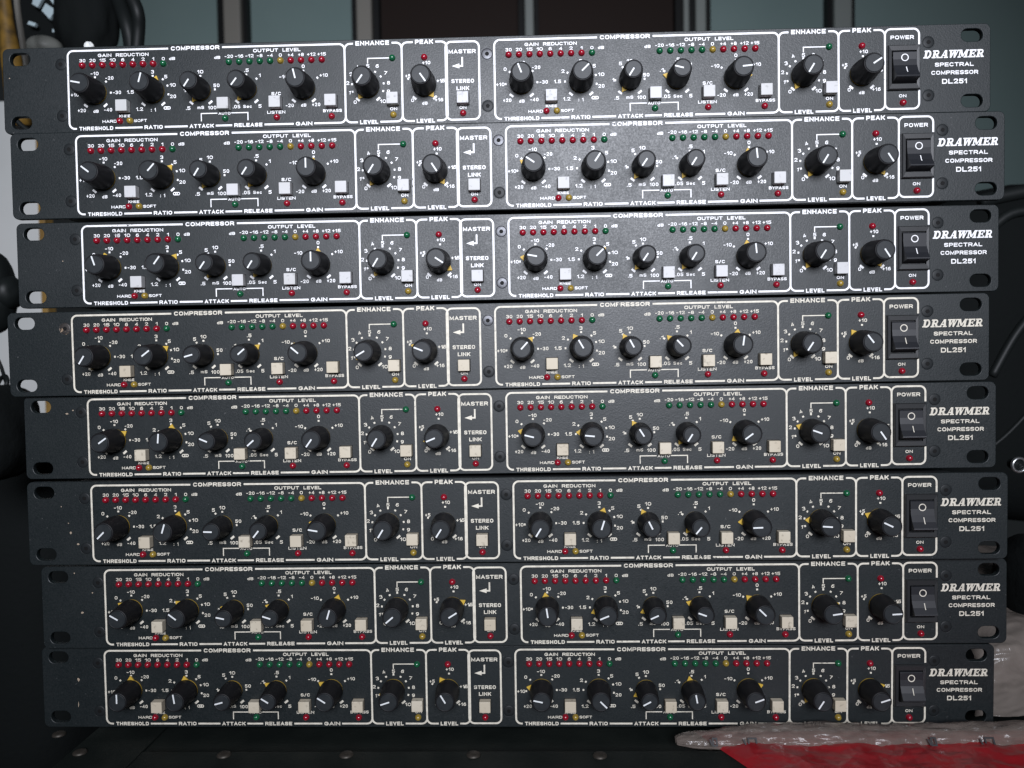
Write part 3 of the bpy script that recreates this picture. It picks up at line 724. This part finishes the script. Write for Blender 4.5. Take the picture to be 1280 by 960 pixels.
grid_surface('bulk', lump, 150, 150, M['plastic_bulk'], bag)
for px, w_ in ((940, 16), (893, 8), (1166, 9), (1236, 17)):       # marks printed on the film
    c = at(px, 916, .3775); mk = MB(); s2 = w_*.378/1000*500
    mk.strip([(-s2*.6, -1.6), (s2*.6, -1.6), (s2*.6, 1.6), (-s2*.6, 1.6)], .8, .0, True)
    mk.rect(-s2*1.2, -.2, .8, 3.0, .3, 0)
    o = link('printed_mark', mk.mesh('printed_mark'), bag, M['ink_black'], Vector((c.x, .3765, .0052)) - bag.location); o.rotation_euler.x = R(-38)

def redf(a, b):
    y = .285 + b*.112
    xl = at_z(880, 925, .002).x + (at_z(935, 960, .002).x - at_z(880, 925, .002).x)*(.391 - y)/(.391 - .362)
    x = xl + a*(.40 - xl)
    e = min(1, a*26)**.5*min(1, (1-b)*9)**.5
    z = .0008 + .0026*e + e*(nz(x, y, 0, 45)*.0014 + (.3 - abs(nz(x, y, 2, 90)))*.0014 + (.3 - abs(nz(x, y, 5, 240)))*.0006)
    return (x, y, z)
rp = empty('red_packet', (.25, .34, 0)); tag(rp, 'shiny red plastic packet lying in front of the stack, lower right', 'packet')
grid_surface('wrapper', redf, 220, 110, M['red'], rp)
wbox('filling', (.14, .29, .0012), (.39, .372, .0026), M['red'], rp, .001)

# ------------------------------------------------------------------ window behind the stack
M['pane_teal'] = mat('pane_frosted_teal', (0.26, 0.355, 0.34), 0.5, 0.2, var=(3, (0.22, 0.31, 0.30), 0.4, 0.65))
M['pane_dark'] = mat('pane_dark_brown', (0.026, 0.017, 0.014), 0.6, 0.15)
M['alu'] = mat('window_post_grey', (0.30, 0.33, 0.31), 0.5, 0.4)
M['alu_brown'] = mat('window_post_taupe', (0.30, 0.285, 0.25), 0.5, 0.4)
M['gasket'] = mat('window_gasket_black', (0.008, 0.009, 0.009), 0.6, 0.3)
WY = 1.35
def wx(px): return at(px, 20, WY).x
win = empty('window', (0.2, WY, .15)); tag(win, 'window with teal and dark panes between grey upright posts, above the stack', 'window')
Z0, Z1 = 0.15, 1.35
def wpart(name, p0, p1, y0, y1, m): return wbox(name, (wx(p0), WY + y0, Z0), (wx(p1), WY + y1, Z1), m, win, .003 if name == 'post' else 0)
for p0, p1, m in ((100, 281, 'pane_teal'), (303, 441, 'pane_teal'), (474, 656, 'pane_dark'), (667, 850, 'pane_dark'), (887, 1041, 'pane_teal'), (1062, 1420, 'pane_teal')):
    wpart('pane', p0, p1, .02, .03, M[m])
for p0, p1, m in ((282, 303, 'alu_brown'), (447, 466, 'alu_brown'), (656, 667, 'alu'), (853, 860, 'alu'), (868, 881, 'alu'), (1040, 1062, 'alu')):
    wpart('post', p0, p1, -.012, .04, M[m])
for p0, p1 in ((272, 281), (304, 309), (440, 446), (467, 474), (648, 655), (668, 673), (844, 852), (861, 867), (882, 888), (1034, 1040), (1063, 1068)):
    wpart('gasket', p0, p1, -.002, .018, M['gasket'])
wbox('sill', (wx(100), WY - .03, Z0 - .05), (wx(1420), WY + .06, Z0), M['gasket'], win, .004)

# ------------------------------------------------------------------ left side: board, cables, dark clutter
M['board'] = mat('board_white', (0.74, 0.75, 0.73), 0.65, 0.2, var=(9, (0.64, 0.66, 0.64), 0.35, 0.7))
M['wood'] = mat('board_edge_wood', (0.36, 0.22, 0.06), 0.55, 0.3, var=(40, (0.22, 0.13, 0.04), 0.4, 0.7))
M['cable'] = mat('cable_black', (0.008, 0.010, 0.010), 0.5, 0.25)
M['cloth'] = mat('bag_black_cloth', (0.006, 0.0075, 0.0075), 0.85, 0.12, bump=(220, .5, .001))
M['cable_pale'] = mat('cable_pale', (0.26, 0.25, 0.22), 0.5, 0.4)
M['pole'] = mat('pole_ochre', (0.15, 0.085, 0.014), 0.6, 0.3, var=(60, (0.05, 0.03, 0.008), .45, .6))
M['reel'] = mat('reel_grey', (0.16, 0.165, 0.15), 0.5, 0.3)
M['pale_blue'] = mat('plate_pale_blue', (0.42, 0.52, 0.55), 0.5, 0.4)  # colour stands in for daylight beyond the black plate
BY = .86
a = at(-60, 128, BY); b = at(46, 482, BY)
brd = empty('white_board', ((a.x + b.x)/2, BY, b.z)); tag(brd, 'upright white board with a wooden edge, standing left of the stack', 'board')
wbox('panel', (a.x - .2, BY, b.z - .05), (at(50, 300, BY).x, BY + .012, a.z), M['board'], brd, .001)
wbox('edge', (at(50, 300, BY).x, BY - .002, b.z - .05), (at(58, 300, BY).x, BY + .014, a.z + .004), M['wood'], brd, .001)
def blob(name, c, r, m, sd, amp=.12, sc=6, parent=None, n=3, boxy=0):
    bm = bmesh.new(); bmesh.ops.create_icosphere(bm, subdivisions=n + 1, radius=1)
    for v in bm.verts:
        q = v.co.copy(); k = 1 + amp*mnoise.noise(q*sc*.35 + Vector((sd, 0, 0))) + amp*.4*mnoise.noise(q*sc + Vector((0, sd, 0)))
        if boxy: q = q / (abs(q.x)**boxy + abs(q.y)**boxy + abs(q.z)**boxy)**(1/boxy)
        v.co = Vector((q.x*r[0]*k, q.y*r[1]*k, q.z*r[2]*k))
    me = bpy.data.meshes.new(name); bm.to_mesh(me); bm.free()
    for p in me.polygons: p.use_smooth = True
    return link(name, me, parent, m, c)
# dark bag under the board
tag(blob('black_bag', at(-45, 765, .63), (.125, .075, .150), M['cloth'], 3, .05, boxy=5), 'soft black bag in the dark left of the lower rack units', 'bag')
# strap handle seen against the board
o = tag(blob('black_grip', at(-6, 366, .50), (.0115, .014, .026), M['cable'], 5, .05), 'black round grip against the white board at the left edge', 'grip')
g2 = blob('collar', Vector((.0095, 0, 0)), (.0075, .011, .0105), M['cable'], 8, .04, parent=o)
tag(tube('thin_cable', [at(-12, 430, .5), at(0, 455, .5), at(7, 476, .505), at(14, 500, .52)], .0011, mat=M['cable']), 'thin black cable hanging in front of the white board', 'cable')
tag(tube('looped_cable', [at(-14, 500, .5), at(2, 490, .5), at(9, 478, .5), at(6, 470, .505), at(-2, 478, .51), at(-12, 505, .5)], .0014, mat=M['cable']), 'looped black cable at the lower edge of the white board', 'cable')
tag(tube('bent_cable', [at(-20, 560, .5), at(0, 545, .5), at(6, 530, .5), at(3, 512, .5), at(-12, 505, .5)], .0042, mat=M['cable']), 'thick bent black cable in the dark beside the fourth unit', 'cable')
tag(blob('black_pouch', at(-16, 541, .47), (.0225, .03, .029), M['cloth'], 14, .06, boxy=3), 'small black pouch beside the left end of the fifth unit', 'pouch')
# top left
tag(tube('crossing_cable', [at(10, 140, .50), at(22, 152, .50), at(31, 160, .50), at(48, 172, .50)], .0016, mat=M['cable']), 'black cable crossing behind the lower left slot of the top unit', 'cable')
tag(tube('ochre_pole', [at(2, -40, .53), at(9, 30, .53), at(14, 70, .53), at(25, 158, .53)], .0030, mat=M['pole'], r2=.0080), 'ochre pole at the upper left corner', 'pole')
tag(tube('pale_cable', [at(19, -30, .56), at(22, 10, .56), at(27, 45, .56), at(33, 90, .565), at(37, 165, .57)], .0021, mat=M['cable_pale']), 'pale cable running upright behind the top unit at its left end', 'cable')
tag(blob('grey_reel', at(56, 60, .60), (.013, .012, .0085), M['reel'], 2, .02), 'grey dome shaped reel behind the top unit', 'reel')
gp = empty('key_plate', at(52, 14, .66)); tag(gp, 'pale blue pieces on a black plate in the upper left corner', 'plate')
wbox('plate', at(15, 60, .672), at(112, -30, .684), M['cloth'], gp)
def quad_piece(name, pts, Y, m, parent, th=.003):
    v = [at(x, y, Y) - parent.location for x, y in pts]; n = len(v)
    v += [p + Vector((0, th, 0)) for p in v]
    f = [list(range(n)), [n+i for i in range(n)][::-1]] + [[i, n+i, n+(i+1) % n, (i+1) % n] for i in range(n)]
    return link(name, mesh(name, v, f), parent, m)
for pts in ([(42, -4), (54, -4), (47, 9), (40, 5)], [(57, 4), (69, 12), (62, 24), (52, 13)], [(60, -4), (72, -3), (79, 9), (70, 10)], [(36, 26), (45, 29), (43, 33), (34, 30)], [(66, 36), (74, 37), (73, 41), (65, 40)], [(71, 22), (76, 22), (75, 26), (70, 25)]):
    quad_piece('pale_piece', pts, .663, M['pale_blue'], gp)  # solid pale patches painted as daylight showing through gaps
tag(blob('black_pouch', at(108, 22, .64), (.024, .02, .045), M['cloth'], 9, .10), 'black pouch behind the top unit, left of the hanging black cable', 'pouch')
tag(tube('hanging_cable', [at(128, -60, .62), at(147, -5, .62), at(157, 25, .61), at(163, 52, .61), at(167, 90, .61)], .0055, mat=M['cable']), 'thick black cable hanging behind the top unit, left strand', 'cable')
tag(tube('hanging_cable', [at(146, -60, .60), at(162, -10, .60), at(172, 15, .60), at(173, 40, .605), at(168, 90, .61)], .0048, mat=M['cable']), 'thick black cable curving down behind the top unit, right strand', 'cable')
p = at(112, 62, .425)
tag(blob('white_scrap', p, (.0026, .003, .0042), M['board'], 4, .15), 'small white scrap on top of the top unit near its left end', 'scrap')

# ------------------------------------------------------------------ right side: dark clutter
M['metal_ring'] = mat('plug_steel', (0.45, 0.46, 0.46), 0.3, 0.5, metal=0.9)
tag(blob('black_holdall', at(1330, 440, .72), (.150, .08, .140), M['cloth'], 12, .04, 8, boxy=5), 'large black holdall filling the dark right of the stack', 'bag')
for i, (pts, r_) in enumerate(([[(1225, 252), (1255, 245), (1300, 236)], .0045], [[(1225, 300), (1262, 268), (1310, 262)], .0035], [[(1240, 470), (1268, 420), (1300, 380)], .003], [[(1238, 560), (1262, 540), (1300, 500)], .0015])):
    tag(tube('black_cable', [at(x, y, .53 + .004*i) for x, y in pts], r_, mat=M['cable']),
        ['thick black cable crossing at the lower edge of the teal pane, right', 'black cable just under the topmost cable at the right edge', 'black cable rising right of the fourth unit', 'thin black cable rising right of the fifth unit'][i], 'cable', 'black cables right of the stack')
plug = empty('jack_plug', at(1273, 581, .47)); tag(plug, 'round metal jack plug in the dark right of the fifth unit', 'plug')
rg = lathe('ring', [(4.7, 0), (4.7, 1.2), (4.2, 1.8), (3.4, 1.8), (3.2, .2)], 28, cap=False); link('ring', rg, plug, M['metal_ring'])
link('core', lathe('core', [(3.2, -6), (3.2, .1), (1.2, .3), (1.1, 2.2), (.6, 2.6)], 24), plug, M['cable'])
tag(blob('black_case_corner', at(1290, 735, .45), (.0150, .03, .030), M['cloth'], 21, .04), 'rounded black pouch above the plastic bag at the right edge', 'pouch')
